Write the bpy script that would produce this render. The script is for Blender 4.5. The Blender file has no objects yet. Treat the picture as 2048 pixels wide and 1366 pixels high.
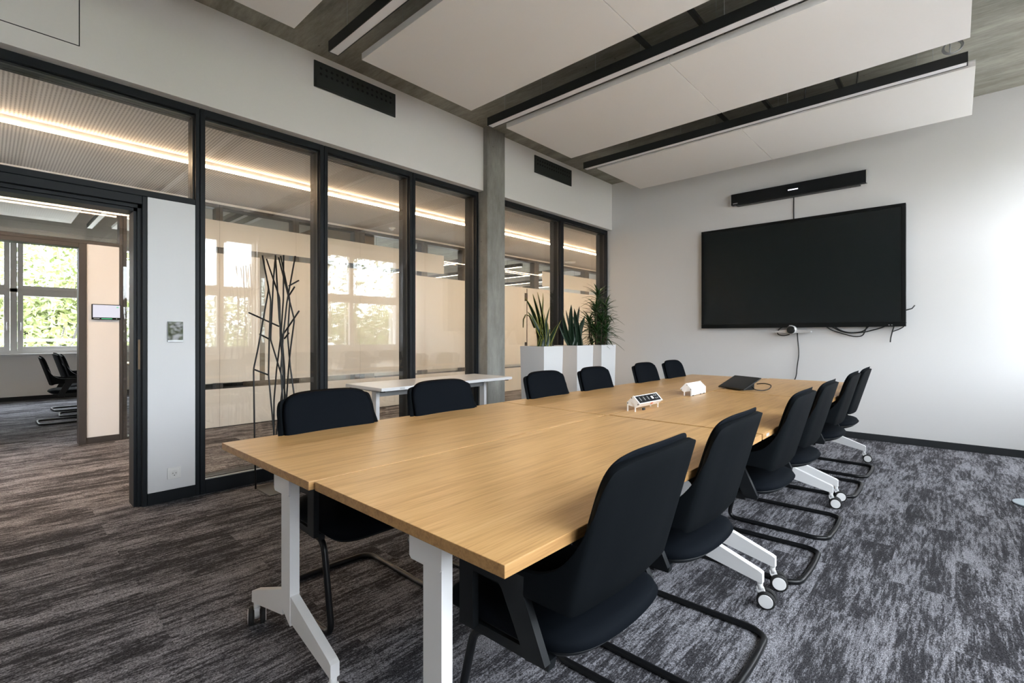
import bpy, bmesh, math, random
from mathutils import Vector, Matrix
R = math.radians
PI = math.pi
random.seed(7)
C = bpy.context.scene.collection
SC = bpy.context.scene

# ------------------------------------------------------------------ camera, world, exposure
cam_d = bpy.data.cameras.new('camera')
cam_d.sensor_width = 36.0
cam_d.lens = 17.0
cam_d.shift_y = -0.00542
cam_d.clip_start = 0.02
cam_d.clip_end = 300
cam = bpy.data.objects.new('camera', cam_d)
cam.location = (0, 0, 1.2)
cam.rotation_euler = (PI/2, 0, R(42.52))
C.objects.link(cam)
SC.camera = cam

SC.view_settings.view_transform = 'Standard'
SC.view_settings.look = 'None'
SC.view_settings.gamma = 1
SC.view_settings.use_curve_mapping = False
SC.view_settings.exposure = 1.45
SKY = 7.4
STRIP = 31.0

w = bpy.data.worlds.new('sky'); SC.world = w
w.use_nodes = True
nt = w.node_tree; nt.nodes.clear()
wo = nt.nodes.new('ShaderNodeOutputWorld'); bg = nt.nodes.new('ShaderNodeBackground')
tc = nt.nodes.new('ShaderNodeTexCoord'); sx = nt.nodes.new('ShaderNodeSeparateXYZ')
rp = nt.nodes.new('ShaderNodeValToRGB')
rp.color_ramp.elements[0].position = 0.42; rp.color_ramp.elements[0].color = (0.36, 0.345, 0.33, 1)
rp.color_ramp.elements[1].position = 0.56; rp.color_ramp.elements[1].color = (0.885, 0.945, 1.03, 1)
ma = nt.nodes.new('ShaderNodeMath'); ma.operation = 'MULTIPLY_ADD'; ma.inputs[1].default_value = .5; ma.inputs[2].default_value = .5
nt.links.new(tc.outputs['Generated'], sx.inputs[0]); nt.links.new(sx.outputs['Z'], ma.inputs[0])
nt.links.new(ma.outputs[0], rp.inputs[0]); nt.links.new(rp.outputs[0], bg.inputs[0])
bg.inputs[1].default_value = SKY
nt.links.new(bg.outputs[0], wo.inputs[0])

cy = SC.cycles
cy.max_bounces = 14; cy.diffuse_bounces = 6; cy.glossy_bounces = 6; cy.transmission_bounces = 6
cy.transparent_max_bounces = 40
cy.use_denoising = True
cy.sample_clamp_indirect = 5.0
cy.caustics_reflective = False; cy.caustics_refractive = False

def portal(y0, y1, z0, z1, x, rz):
    l = bpy.data.lights.new('daylight_portal', 'AREA'); l.shape = 'RECTANGLE'
    l.size = y1-y0; l.size_y = z1-z0
    l.cycles.is_portal = True
    o = bpy.data.objects.new('daylight_portal', l); C.objects.link(o)
    o.location = (x, (y0+y1)/2, (z0+z1)/2)
    o.rotation_euler = (R(90), 0, rz)
    return o
for ya, yb in ((-.35, 3.62), (5.0, 6.9)):
    portal(ya, yb, .9, 3.15, 1.72, R(90))
for ya, yb in ((-.3, 3.6), (5.0, 10.0)):
    portal(ya, yb, .9, 3.15, -13.0, R(-90))

# ------------------------------------------------------------------ materials
def new_mat(name):
    m = bpy.data.materials.new(name); m.use_nodes = True
    return m, m.node_tree, m.node_tree.nodes['Principled BSDF']
def P(name, col, rough=.6, metal=0., spec=.5, coat=0., noise=0., nscale=40., bump=0.):
    m, t, b = new_mat(name)
    b.inputs['Base Color'].default_value = (*col, 1); b.inputs['Roughness'].default_value = rough
    b.inputs['Metallic'].default_value = metal; b.inputs['Specular IOR Level'].default_value = spec
    b.inputs['Coat Weight'].default_value = coat
    if noise or bump:
        g = t.nodes.new('ShaderNodeNewGeometry'); n = t.nodes.new('ShaderNodeTexNoise')
        n.inputs['Scale'].default_value = nscale; n.inputs['Detail'].default_value = 4
        t.links.new(g.outputs['Position'], n.inputs['Vector'])
        if noise:
            mx = t.nodes.new('ShaderNodeMix'); mx.data_type = 'RGBA'
            mx.inputs[6].default_value = (*[c*(1-noise) for c in col], 1)
            mx.inputs[7].default_value = (*[min(1, c*(1+noise)) for c in col], 1)
            t.links.new(n.outputs['Fac'], mx.inputs[0]); t.links.new(mx.outputs[2], b.inputs['Base Color'])
        if bump:
            bp = t.nodes.new('ShaderNodeBump'); bp.inputs['Strength'].default_value = bump; bp.inputs['Distance'].default_value = .002
            t.links.new(n.outputs['Fac'], bp.inputs['Height']); t.links.new(bp.outputs[0], b.inputs['Normal'])
    return m
def nodes(t, kind, **kw):
    n = t.nodes.new(kind)
    for k, v in kw.items():
        if k in n.inputs: n.inputs[k].default_value = v
        else: setattr(n, k, v)
    return n
def mapped(t, scale):
    g = t.nodes.new('ShaderNodeNewGeometry'); mp = t.nodes.new('ShaderNodeMapping')
    mp.inputs['Scale'].default_value = scale
    t.links.new(g.outputs['Position'], mp.inputs['Vector'])
    return mp.outputs[0]
def math_n(t, op, a, b=None, c=None):
    n = t.nodes.new('ShaderNodeMath'); n.operation = op
    for i, v in enumerate((a, b, c)):
        if v is None: continue
        if isinstance(v, (int, float)): n.inputs[i].default_value = v
        else: t.links.new(v, n.inputs[i])
    return n.outputs[0]
def ramp(t, fac, stops):
    r = t.nodes.new('ShaderNodeValToRGB'); e = r.color_ramp.elements
    e[0].position, e[0].color = stops[0][0], (*stops[0][1], 1)
    e[1].position, e[1].color = stops[-1][0], (*stops[-1][1], 1)
    for p, c in stops[1:-1]:
        q = e.new(p); q.color = (*c, 1)
    t.links.new(fac, r.inputs[0]); return r.outputs[0]
def emit(name, col, s):
    m, t, b = new_mat(name)
    b.inputs['Base Color'].default_value = (.05, .05, .05, 1)
    b.inputs['Emission Color'].default_value = (*col, 1); b.inputs['Emission Strength'].default_value = s
    return m
def glass_mat(name, tint=(1, 1, 1), f0=.045):
    m = bpy.data.materials.new(name); m.use_nodes = True; t = m.node_tree; t.nodes.clear()
    out = t.nodes.new('ShaderNodeOutputMaterial'); mix = t.nodes.new('ShaderNodeMixShader')
    tr = t.nodes.new('ShaderNodeBsdfTransparent'); gl = t.nodes.new('ShaderNodeBsdfGlossy')
    tr.inputs[0].default_value = (*tint, 1); gl.inputs['Roughness'].default_value = 0.0
    lw = t.nodes.new('ShaderNodeLayerWeight'); lw.inputs[0].default_value = .5
    p5 = math_n(t, 'POWER', lw.outputs['Facing'], 5.0)
    f = math_n(t, 'MULTIPLY_ADD', p5, 1-f0, f0)
    t.links.new(f, mix.inputs[0]); t.links.new(tr.outputs[0], mix.inputs[1]); t.links.new(gl.outputs[0], mix.inputs[2])
    t.links.new(mix.outputs[0], out.inputs[0])
    return m
def film_mat():
    m = bpy.data.materials.new('frosted_film'); m.use_nodes = True; t = m.node_tree; t.nodes.clear()
    out = t.nodes.new('ShaderNodeOutputMaterial'); mix = t.nodes.new('ShaderNodeMixShader')
    d = t.nodes.new('ShaderNodeBsdfDiffuse'); tl = t.nodes.new('ShaderNodeBsdfTranslucent')
    d.inputs[0].default_value = (.86, .85, .82, 1); tl.inputs[0].default_value = (.8, .8, .78, 1)
    mix.inputs[0].default_value = .35
    t.links.new(d.outputs[0], mix.inputs[1]); t.links.new(tl.outputs[0], mix.inputs[2]); t.links.new(mix.outputs[0], out.inputs[0])
    return m
def carpet_mat():
    m, t, b = new_mat('carpet')
    g = t.nodes.new('ShaderNodeNewGeometry')
    sp = t.nodes.new('ShaderNodeSeparateXYZ'); t.links.new(g.outputs['Position'], sp.inputs[0])
    cb = t.nodes.new('ShaderNodeCombineXYZ'); t.links.new(sp.outputs['Y'], cb.inputs[0]); t.links.new(sp.outputs['X'], cb.inputs[1])
    br = t.nodes.new('ShaderNodeTexBrick'); t.links.new(cb.outputs[0], br.inputs['Vector'])
    br.inputs['Color1'].default_value = (0, 0, 0, 1); br.inputs['Color2'].default_value = (1, 1, 1, 1)
    br.inputs['Mortar'].default_value = (.5, .5, .5, 1)
    br.inputs['Scale'].default_value = 1; br.inputs['Mortar Size'].default_value = 0
    br.inputs['Brick Width'].default_value = 1.0; br.inputs['Row Height'].default_value = .25
    rgb = t.nodes.new('ShaderNodeSeparateColor'); t.links.new(br.outputs['Color'], rgb.inputs[0])
    tile = math_n(t, 'MULTIPLY', rgb.outputs[0], 7.0)
    def noise4(scale, det, ro):
        n = t.nodes.new('ShaderNodeTexNoise'); n.noise_dimensions = '4D'
        n.inputs['Scale'].default_value = 1; n.inputs['Detail'].default_value = det; n.inputs['Roughness'].default_value = ro
        t.links.new(mapped(t, scale), n.inputs['Vector']); t.links.new(tile, n.inputs['W'])
        return n.outputs['Fac']
    big = noise4((7, 1.6, 1), 3, .6)
    mid = noise4((62, 7.5, 1), 4, .7)
    fine = noise4((190, 60, 1), 2, .6)
    v = math_n(t, 'MULTIPLY', big, .85)
    v = math_n(t, 'MULTIPLY_ADD', mid, 1.0, v)
    v = math_n(t, 'MULTIPLY_ADD', fine, .52, v)
    v = math_n(t, 'MULTIPLY_ADD', rgb.outputs[0], .03, v)
    v = math_n(t, 'MULTIPLY', v, .42)
    col = ramp(t, v, [(.43, (.033, .032, .036)), (.484, (.056, .055, .061)), (.508, (.138, .137, .150)), (.57, (.26, .259, .281))])
    loop = noise4((250, 170, 1), 1, .5)
    lr = ramp(t, loop, [(.38, (.25, .25, .25)), (.60, (1.5, 1.5, 1.5))])
    mx = t.nodes.new('ShaderNodeMix'); mx.data_type = 'RGBA'; mx.blend_type = 'MULTIPLY'; mx.inputs[0].default_value = .8
    t.links.new(col, mx.inputs[6]); t.links.new(lr, mx.inputs[7])
    t.links.new(mx.outputs[2], b.inputs['Base Color'])
    b.inputs['Roughness'].default_value = .95; b.inputs['Specular IOR Level'].default_value = .15
    
    bp = t.nodes.new('ShaderNodeBump'); bp.inputs['Strength'].default_value = .6; bp.inputs['Distance'].default_value = .004
    t.links.new(loop, bp.inputs['Height']); t.links.new(bp.outputs[0], b.inputs['Normal'])
    return m
def wood_mat(name, c0, c1, c2, rough=.34):
    m, t, b = new_mat(name)
    n1 = nodes(t, 'ShaderNodeTexNoise', Scale=1.0, Detail=5.0, Roughness=.6, Distortion=.6)
    t.links.new(mapped(t, (34, 1.6, 34)), n1.inputs['Vector'])
    n2 = nodes(t, 'ShaderNodeTexNoise', Scale=1.0, Detail=3.0, Roughness=.6)
    t.links.new(mapped(t, (170, 5, 170)), n2.inputs['Vector'])
    v = math_n(t, 'MULTIPLY_ADD', n2.outputs['Fac'], .55, math_n(t, 'MULTIPLY', n1.outputs['Fac'], .62))
    col = ramp(t, v, [(.42, c0), (.60, c1), (.78, c2)])
    t.links.new(col, b.inputs['Base Color'])
    b.inputs['Roughness'].default_value = rough; b.inputs['Specular IOR Level'].default_value = .5
    bp = t.nodes.new('ShaderNodeBump'); bp.inputs['Strength'].default_value = .04; bp.inputs['Distance'].default_value = .001
    t.links.new(n2.outputs['Fac'], bp.inputs['Height']); t.links.new(bp.outputs[0], b.inputs['Normal'])
    return m
def concrete_mat(name, c0, c1, sc=(1.2, 5, 3)):
    m, t, b = new_mat(name)
    n1 = nodes(t, 'ShaderNodeTexNoise', Scale=1.0, Detail=8.0, Roughness=.62)
    t.links.new(mapped(t, sc), n1.inputs['Vector'])
    n2 = nodes(t, 'ShaderNodeTexNoise', Scale=1.0, Detail=4.0, Roughness=.7)
    t.links.new(mapped(t, (9, 40, 9)), n2.inputs['Vector'])
    v = math_n(t, 'MULTIPLY_ADD', n2.outputs['Fac'], .35, math_n(t, 'MULTIPLY', n1.outputs['Fac'], .8))
    col = ramp(t, v, [(.38, c0), (.75, c1)])
    vo = nodes(t, 'ShaderNodeTexVoronoi', Scale=1.0); t.links.new(mapped(t, (5.5, 7, 7)), vo.inputs['Vector'])
    hole = ramp(t, vo.outputs['Distance'], [(.035, (.28, .26, .22)), (.06, (1, 1, 1))])
    sp = t.nodes.new('ShaderNodeSeparateXYZ'); g = t.nodes.new('ShaderNodeNewGeometry'); t.links.new(g.outputs['Position'], sp.inputs[0])
    fr = math_n(t, 'FRACT', math_n(t, 'MULTIPLY', sp.outputs['Y'], 1/.5))
    line = ramp(t, fr, [(.0, (.72, .72, .7)), (.018, (1, 1, 1))])
    for o in (hole, line):
        mx = t.nodes.new('ShaderNodeMix'); mx.data_type = 'RGBA'; mx.blend_type = 'MULTIPLY'; mx.inputs[0].default_value = .85
        t.links.new(col, mx.inputs[6]); t.links.new(o, mx.inputs[7]); col = mx.outputs[2]
    t.links.new(col, b.inputs['Base Color']); b.inputs['Roughness'].default_value = .85
    bp = t.nodes.new('ShaderNodeBump'); bp.inputs['Strength'].default_value = .35; bp.inputs['Distance'].default_value = .006
    t.links.new(v, bp.inputs['Height']); t.links.new(bp.outputs[0], b.inputs['Normal'])
    return m
def perforated(name, col, hole, pitch, r):
    m, t, b = new_mat(name)
    sp = t.nodes.new('ShaderNodeSeparateXYZ'); g = t.nodes.new('ShaderNodeNewGeometry'); t.links.new(g.outputs['Position'], sp.inputs[0])
    def c(o):
        f = math_n(t, 'FRACT', math_n(t, 'MULTIPLY', o, 1/pitch)); f = math_n(t, 'SUBTRACT', f, .5)
        return math_n(t, 'MULTIPLY', f, f)
    d = math_n(t, 'SQRT', math_n(t, 'ADD', c(sp.outputs['X']), c(sp.outputs['Y'])))
    t.links.new(ramp(t, d, [(r, hole), (r+.08, col)]), b.inputs['Base Color'])
    b.inputs['Roughness'].default_value = .75
    return m

M = {}
M['carpet'] = carpet_mat()
M['wood'] = wood_mat('oak_veneer', (.47, .25, .088), (.62, .37, .145), (.70, .45, .20))
M['woodedge'] = wood_mat('oak_edge_shaded', (.30, .155, .055), (.43, .24, .09), (.50, .30, .12), .45)  # darker edge veneer, with shade of the unlit table ends in its colour
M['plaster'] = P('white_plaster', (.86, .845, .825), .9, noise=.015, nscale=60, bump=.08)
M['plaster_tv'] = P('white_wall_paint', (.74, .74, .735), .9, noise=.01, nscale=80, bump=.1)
M['concrete'] = concrete_mat('raw_concrete', (.16, .155, .125), (.40, .385, .33))
M['conccol'] = concrete_mat('column_concrete', (.20, .195, .175), (.36, .355, .325), (7, 7, 2))
M['frame'] = P('dark_grey_steel', (.0135, .0165, .0195), .45, spec=.18)
M['frame2'] = P('dark_steel_warm_lit', (.036, .030, .026), .45)  # same dark steel as the near frames, warm corridor light put into the colour
M['black'] = P('black_metal', (.012, .014, .015), .45)
M['tubeblk'] = P('black_lacquer', (.006, .0065, .0075), .35, spec=.35)
M['fabric'] = P('black_fabric', (.0033, .0048, .0072), .8, spec=.06, noise=.25, nscale=900, bump=.2)
M['fabric2'] = P('black_shell_fabric', (.0028, .0040, .0052), .7, spec=.07, noise=.2, nscale=900, bump=.15)
M['plastic'] = P('black_plastic', (.006, .0075, .009), .5, spec=.25)
M['white'] = P('white_metal', (.80, .80, .80), .35)
M['whitelam'] = P('white_laminate', (.82, .82, .82), .28)
M['whitepl'] = P('white_plastic', (.85, .85, .84), .35)
M['panelf'] = P('white_lacquer_panel', (.68, .675, .665), .45)
M['panelw'] = P('white_panel', (.77, .775, .79), .4)
M['rubber'] = P('black_rubber', (.012, .012, .012), .7)
M['glass'] = glass_mat('clear_glass', (.985, .99, .985))
M['film'] = film_mat()
M['sail'] = P('acoustic_fabric', (.80, .785, .765), .95, noise=.03, nscale=500, bump=.15)
M['diffuser'] = P('opal_diffuser', (.80, .80, .82), .5)
M['warm'] = emit('warm_strip', (1.0, .68, .42), STRIP)
M['led'] = emit('white_led', (.85, .85, 1.0), 1.2)
M['ledg'] = emit('green_led', (.1, .75, .35), .35)
M['screenw'] = emit('lit_screen', (.80, .80, .92), .33)
M['perf'] = perforated('perforated_ceiling', (.74, .72, .69), (.22, .21, .20), .024, .24)
M['screen'] = P('dark_screen', (.007, .0105, .0115), .22, spec=.3)
M['gloss'] = P('black_gloss', (.008, .009, .010), .03, spec=.5)
M['bezel'] = P('bezel', (.004, .0055, .006), .4, spec=.2)
M['grey'] = P('grey_metal', (.42, .43, .44), .4, metal=.6)
M['steel'] = P('dark_brushed_steel', (.13, .132, .135), .35, metal=.5)
M['warm2'] = emit('office_strip', (1.0, .82, .62), 7.0)
M['silver'] = P('silver', (.62, .62, .62), .35, metal=.3)
M['ventm'] = P('vent_metal', (.020, .026, .024), .5)
M['hole'] = P('dark_void', (.003, .003, .003), .9)
M['skirt'] = P('carpet_skirting', (.022, .025, .028), .95, noise=.4, nscale=300)
M['upvc'] = P('white_window_frame', (.78, .78, .77), .4)
M['soil'] = P('soil', (.03, .02, .013), .95, noise=.4, nscale=80)
M['planter'] = P('planter_lacquer', (.80, .80, .80), .4)
M['leafd'] = P('dark_leaf', (.010, .029, .013), .38, noise=.5, nscale=28)
M['leafy'] = P('leaf_margin', (.30, .30, .055), .45)
M['leafc'] = P('glossy_leaf', (.022, .062, .015), .35, noise=.5, nscale=18)
M['leaft'] = P('fresh_leaf', (.16, .195, .06), .6, noise=.5, nscale=3)
M['stem'] = P('plant_stem', (.07, .05, .03), .8)
M['bark'] = P('bark', (.022, .018, .015), .9, noise=.4, nscale=12)
M['orange'] = P('orange_label', (.75, .13, .04), .5)
M['red'] = P('marker_red', (.6, .12, .1), .7)
M['bounce_ground'] = P('pale_bounce_ground', (.66, .62, .585), .95, noise=.12, nscale=2)  # outside ground made pale to bounce daylight onto plaster and sails
M['facade'] = P('pale_facade', (.62, .60, .57), .85)
M['tablet'] = P('tablet_glass', (.010, .012, .016), .12, spec=.5)
M['disc'] = P('floor_disc_steel', (.36, .42, .46), .4, metal=.2)
M['brown'] = P('brown_wood', (.22, .14, .075), .6, noise=.2, nscale=12)

# ------------------------------------------------------------------ mesh helpers
def NB(): return bmesh.new()
def box(bm, x0, x1, y0, y1, z0, z1, bev=0., seg=2):
    if bev:
        b2 = bmesh.new(); box(b2, x0, x1, y0, y1, z0, z1)
        bmesh.ops.bevel(b2, geom=list(b2.edges), offset=bev, segments=seg, profile=.6, affect='EDGES')
        merge(bm, b2); return
    v = [bm.verts.new(p) for p in ((x0,y0,z0),(x1,y0,z0),(x1,y1,z0),(x0,y1,z0),(x0,y0,z1),(x1,y0,z1),(x1,y1,z1),(x0,y1,z1))]
    for f in ((3,2,1,0),(4,5,6,7),(0,1,5,4),(1,2,6,5),(2,3,7,6),(3,0,4,7)): bm.faces.new([v[i] for i in f])
def merge(bm, b2, mat=None):
    mp = {}
    for v in b2.verts: mp[v] = bm.verts.new(mat @ v.co if mat else v.co)
    for f in b2.faces:
        try:
            n = bm.faces.new([mp[v] for v in f.verts]); n.material_index = f.material_index; n.smooth = f.smooth
        except ValueError: pass
    b2.free()
def prism(bm, poly, axis, a0, a1):
    """extrude a 2-D polygon along an axis; poly is in the two other axes (yz, xz or xy)"""
    def p(u, v, a): return {'x': (a, u, v), 'y': (u, a, v), 'z': (u, v, a)}[axis]
    A = [bm.verts.new(p(u, v, a0)) for u, v in poly]; B = [bm.verts.new(p(u, v, a1)) for u, v in poly]
    n = len(poly)
    fs = [bm.faces.new(A[::-1]), bm.faces.new(B)]
    for i in range(n): fs.append(bm.faces.new((A[i], A[(i+1) % n], B[(i+1) % n], B[i])))
    bmesh.ops.recalc_face_normals(bm, faces=fs)
def fillet(pts, r, n=6):
    pts = [Vector(p) for p in pts]; out = [pts[0]]
    for i in range(1, len(pts)-1):
        a, b, c = pts[i-1], pts[i], pts[i+1]
        rr = r[i] if isinstance(r, (list, tuple)) else r
        d1, d2 = (a-b), (c-b); rr = min(rr, d1.length*.48, d2.length*.48)
        p, q = b+d1.normalized()*rr, b+d2.normalized()*rr
        for k in range(n+1):
            s = k/n; out.append((1-s)**2*p + 2*s*(1-s)*b + s*s*q)
    out.append(pts[-1]); return out
def tube(bm, pts, r, seg=10, closed=False, r2=None):
    pts = [Vector(p) for p in pts]; n = len(pts); rings = []
    up = None
    for i, p in enumerate(pts):
        if closed: t = pts[(i+1) % n]-pts[i-1]
        else: t = pts[min(i+1, n-1)]-pts[max(i-1, 0)]
        t.normalize()
        if up is None:
            up = Vector((0, 0, 1)) if abs(t.z) < .9 else Vector((1, 0, 0))
        up = up - t*up.dot(t)
        if up.length < 1e-5: up = t.orthogonal()
        up.normalize(); sd = t.cross(up)
        rad = r if r2 is None else r+(r2-r)*i/max(1, n-1)
        rings.append([bm.verts.new(p+(up*math.cos(2*PI*k/seg)+sd*math.sin(2*PI*k/seg))*rad) for k in range(seg)])
    m = n if closed else n-1
    for i in range(m):
        a, b = rings[i], rings[(i+1) % n]
        for k in range(seg):
            f = bm.faces.new((a[k], a[(k+1) % seg], b[(k+1) % seg], b[k])); f.smooth = True
    if not closed:
        bm.faces.new(rings[0][::-1]); bm.faces.new(rings[-1])
def cyl(bm, c, r, h, axis='z', seg=24, bev=0.):
    b2 = bmesh.new()
    bmesh.ops.create_cone(b2, cap_ends=True, segments=seg, radius1=r, radius2=r, depth=h)
    if bev:
        es = [e for e in b2.edges if e.is_boundary or any(len(f.verts) > 4 for f in e.link_faces)]
        bmesh.ops.bevel(b2, geom=es, offset=bev, segments=2, affect='EDGES')
    for f in b2.faces:
        if len(f.verts) == 4: f.smooth = True
    mt = Matrix.Translation(c)
    if axis == 'x': mt = mt @ Matrix.Rotation(PI/2, 4, 'Y')
    if axis == 'y': mt = mt @ Matrix.Rotation(PI/2, 4, 'X')
    merge(bm, b2, mt)
def pillow(bm, fpos, nu=18, nv=18, n=5.0):
    """closed cushion: fpos(u, v, m, side) -> point, (u, v) on a rounded square of radius m"""
    G = []
    for side in (1, 0):
        g = []
        for i in range(nu+1):
            row = []
            for j in range(nv+1):
                u, v = -1+2*i/nu, -1+2*j/nv
                u, v = math.sin(u*PI/2)*.5+u*.5, math.sin(v*PI/2)*.5+v*.5
                m = max(abs(u), abs(v))
                if m > 1e-6:
                    du, dv = abs(u)/m, abs(v)/m
                    k = (du**n+dv**n)**(-1/n)
                else: k = 1
                edge = i in (0, nu) or j in (0, nv)
                if side == 0 and edge: row.append(G[0][i][j]); continue
                row.append(bm.verts.new(fpos(u*k, v*k, m, side)))
            g.append(row)
        G.append(g)
    for s, g in enumerate(G):
        for i in range(nu):
            for j in range(nv):
                q = (g[i][j], g[i+1][j], g[i+1][j+1], g[i][j+1])
                f = bm.faces.new(q if s == 0 else q[::-1]); f.smooth = True
    bmesh.ops.recalc_face_normals(bm, faces=list(bm.faces))
def obj(name, bm, mats, parent=None, smooth=False):
    me = bpy.data.meshes.new(name)
    if smooth:
        for f in bm.faces: f.smooth = True
    bm.to_mesh(me); bm.free()
    for m in (mats if isinstance(mats, (list, tuple)) else [mats]): me.materials.append(M[m] if isinstance(m, str) else m)
    o = bpy.data.objects.new(name, me); C.objects.link(o)
    if parent: o.parent = parent
    return o
def tag(o, label, cat, group=None, kind=None):
    o['label'] = label; o['category'] = cat
    if group: o['group'] = group
    if kind: o['kind'] = kind
    return o
def thing(name, label, cat, loc=(0, 0, 0), rz=0., group=None):
    o = bpy.data.objects.new(name, None); C.objects.link(o); o.empty_display_size = .1
    o.location = loc; o.rotation_euler = (0, 0, rz)
    return tag(o, label, cat, group)
def struct(name, bm, mats, label, cat, parent=None):
    o = obj(name, bm, mats, parent)
    if not parent: tag(o, label, cat, None, 'structure')
    return o
def sroot(name, label, cat):
    o = bpy.data.objects.new(name, None); C.objects.link(o); o.empty_display_size = .1
    return tag(o, label, cat, None, 'structure')
def kids(o): return [c for c in C.objects if c.parent == o]
def dup(root, loc, rz, label, group=None):
    r = root.copy(); C.objects.link(r); r.location = loc; r.rotation_euler = (0, 0, rz); r['label'] = label
    if group: r['group'] = group
    for ch in kids(root):
        c = ch.copy(); C.objects.link(c); c.parent = r
        for g in kids(ch):
            d = g.copy(); C.objects.link(d); d.parent = c
    return r
def bx(*a, **k):
    bm = NB(); box(bm, *a, **k); return bm

# ------------------------------------------------------------------ the setting
CEIL = 3.665
YB = 6.90
XR = 1.50
YF = -2.6
XC0, XC1 = -4.41, -7.10         # corridor between the two glazed walls
XO = -12.8                      # outer wall of the far rooms
bm = NB(); box(bm, XO-.3, XR+.35, -4.2, 15, -.2, 0); struct('floor', bm, 'carpet', 'dark grey streaked carpet covering the whole floor', 'floor')
bm = NB(); box(bm, -4.3, XR+.35, YF-.15, YB+.15, CEIL, CEIL+.25); struct('ceiling', bm, 'concrete', 'raw board-marked concrete ceiling over the meeting room', 'ceiling')
bm = NB(); box(bm, XO-.3, -7.16, -4.2, 15, CEIL, CEIL+.25); struct('ceiling_far_room', bm, 'concrete', 'concrete ceiling of the rooms beyond the corridor', 'ceiling')
bm = NB(); box(bm, -7.2, -4.27, -4.2, 15, 2.95, 3.0); struct('ceiling_corridor', bm, 'perf', 'perforated metal ceiling of the corridor', 'ceiling')
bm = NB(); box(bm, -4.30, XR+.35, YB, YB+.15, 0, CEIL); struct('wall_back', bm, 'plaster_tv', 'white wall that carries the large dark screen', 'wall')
bm = NB(); box(bm, -4.30, XR+.35, YF-.15, YF, 0, CEIL); struct('wall_front', bm, 'plaster', 'white wall behind the photographer', 'wall')
bm = NB()
box(bm, -4.27, -4.12, YF, 3.99, 2.92, CEIL); box(bm, -4.27, -4.12, 4.29, YB, 2.92, CEIL)
box(bm, -4.40, -4.14, YF, -1.42, 0, 2.92)
struct('wall_left', bm, 'plaster', 'white plaster band above the glass partition', 'wall')
bm = NB(); box(bm, -4.45, -4.05, 3.99, 4.29, 0, CEIL, bev=.008); struct('wall_column', bm, 'conccol', 'square raw concrete column between the glass panes', 'column')
bm = NB()
for z0, z1 in ((0, .87), (3.2, CEIL)): box(bm, XR, XR+.3, YF, YB, z0, z1)
for y0, y1 in ((YF, -.34), (3.65, 4.99)): box(bm, XR, XR+.3, y0, y1, .87, 3.2)
struct('wall_right', bm, 'plaster', 'white outer wall around the daylight windows', 'wall')
bm = NB()
for z0, z1 in ((0, .87), (3.2, CEIL)): box(bm, XO-.3, XO, -4.2, 15, z0, z1)
for y0, y1 in ((-4.2, -.35), (3.62, 5.02), (8.92, 10.32), (14.22, 15)): box(bm, XO-.3, XO, y0, y1, .87, 3.2)
struct('wall_outer', bm, 'plaster', 'pale outer wall of the far room below the white windows', 'wall')
bm = NB(); box(bm, XO, -7.24, 4.25, 4.45, 0, CEIL); struct('wall_partition', bm, 'brown', 'brown partition between the two far rooms', 'wall')
bm = NB(); box(bm, XO-.3, -4.3, -4.35, -4.2, 0, CEIL); struct('wall_end', bm, 'plaster', 'end wall of the corridor behind the photographer', 'wall')
bm = NB(); box(bm, XO-.3, -4.3, 15, 15.15, 0, CEIL); struct('wall_far_end', bm, 'plaster', 'end wall of the corridor beyond the plants', 'wall')
bm = NB(); box(bm, -4.40, -4.27, YB+.15, 15, 0, CEIL); struct('wall_corridor', bm, 'plaster', 'corridor wall behind the white wall of the screen', 'wall')
bm = NB(); box(bm, -7.24, -7.1, -4.2, 15, 2.92, CEIL); box(bm, -7.24, -7.1, 6.44, 7.3, 0, 2.92); box(bm, -7.24, -7.1, -4.2, -.42, 0, 2.92)
struct('wall_inner', bm, 'plaster', 'pale wall of the corridor between its glazed bays', 'wall')
bm = NB(); box(bm, -4.12, XR, YB-.014, YB, 0, .075, bev=.003); struct('baseboard_back', bm, 'skirt', 'dark carpeted skirting along the white wall', 'baseboard')
bm = NB(); box(bm, XO, XO+.014, -4.2, 4.25, 0, .075); struct('baseboard_outer', bm, 'skirt', 'dark skirting below the far windows', 'baseboard')
bm = NB(); box(bm, XR-.014, XR, YF, YB, 0, .075); struct('baseboard_right', bm, 'skirt', 'dark skirting below the daylight windows', 'baseboard')
# thin joint of an access hatch in the plaster
bm = NB()
box(bm, -4.122, -4.1185, .4055, .4105, 3.05, 3.45); box(bm, -4.122, -4.1185, -.2, .4105, 3.047, 3.052)
struct('trim_1', bm, 'hole', 'fine joint of an access hatch high in the plaster', 'trim')

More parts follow.
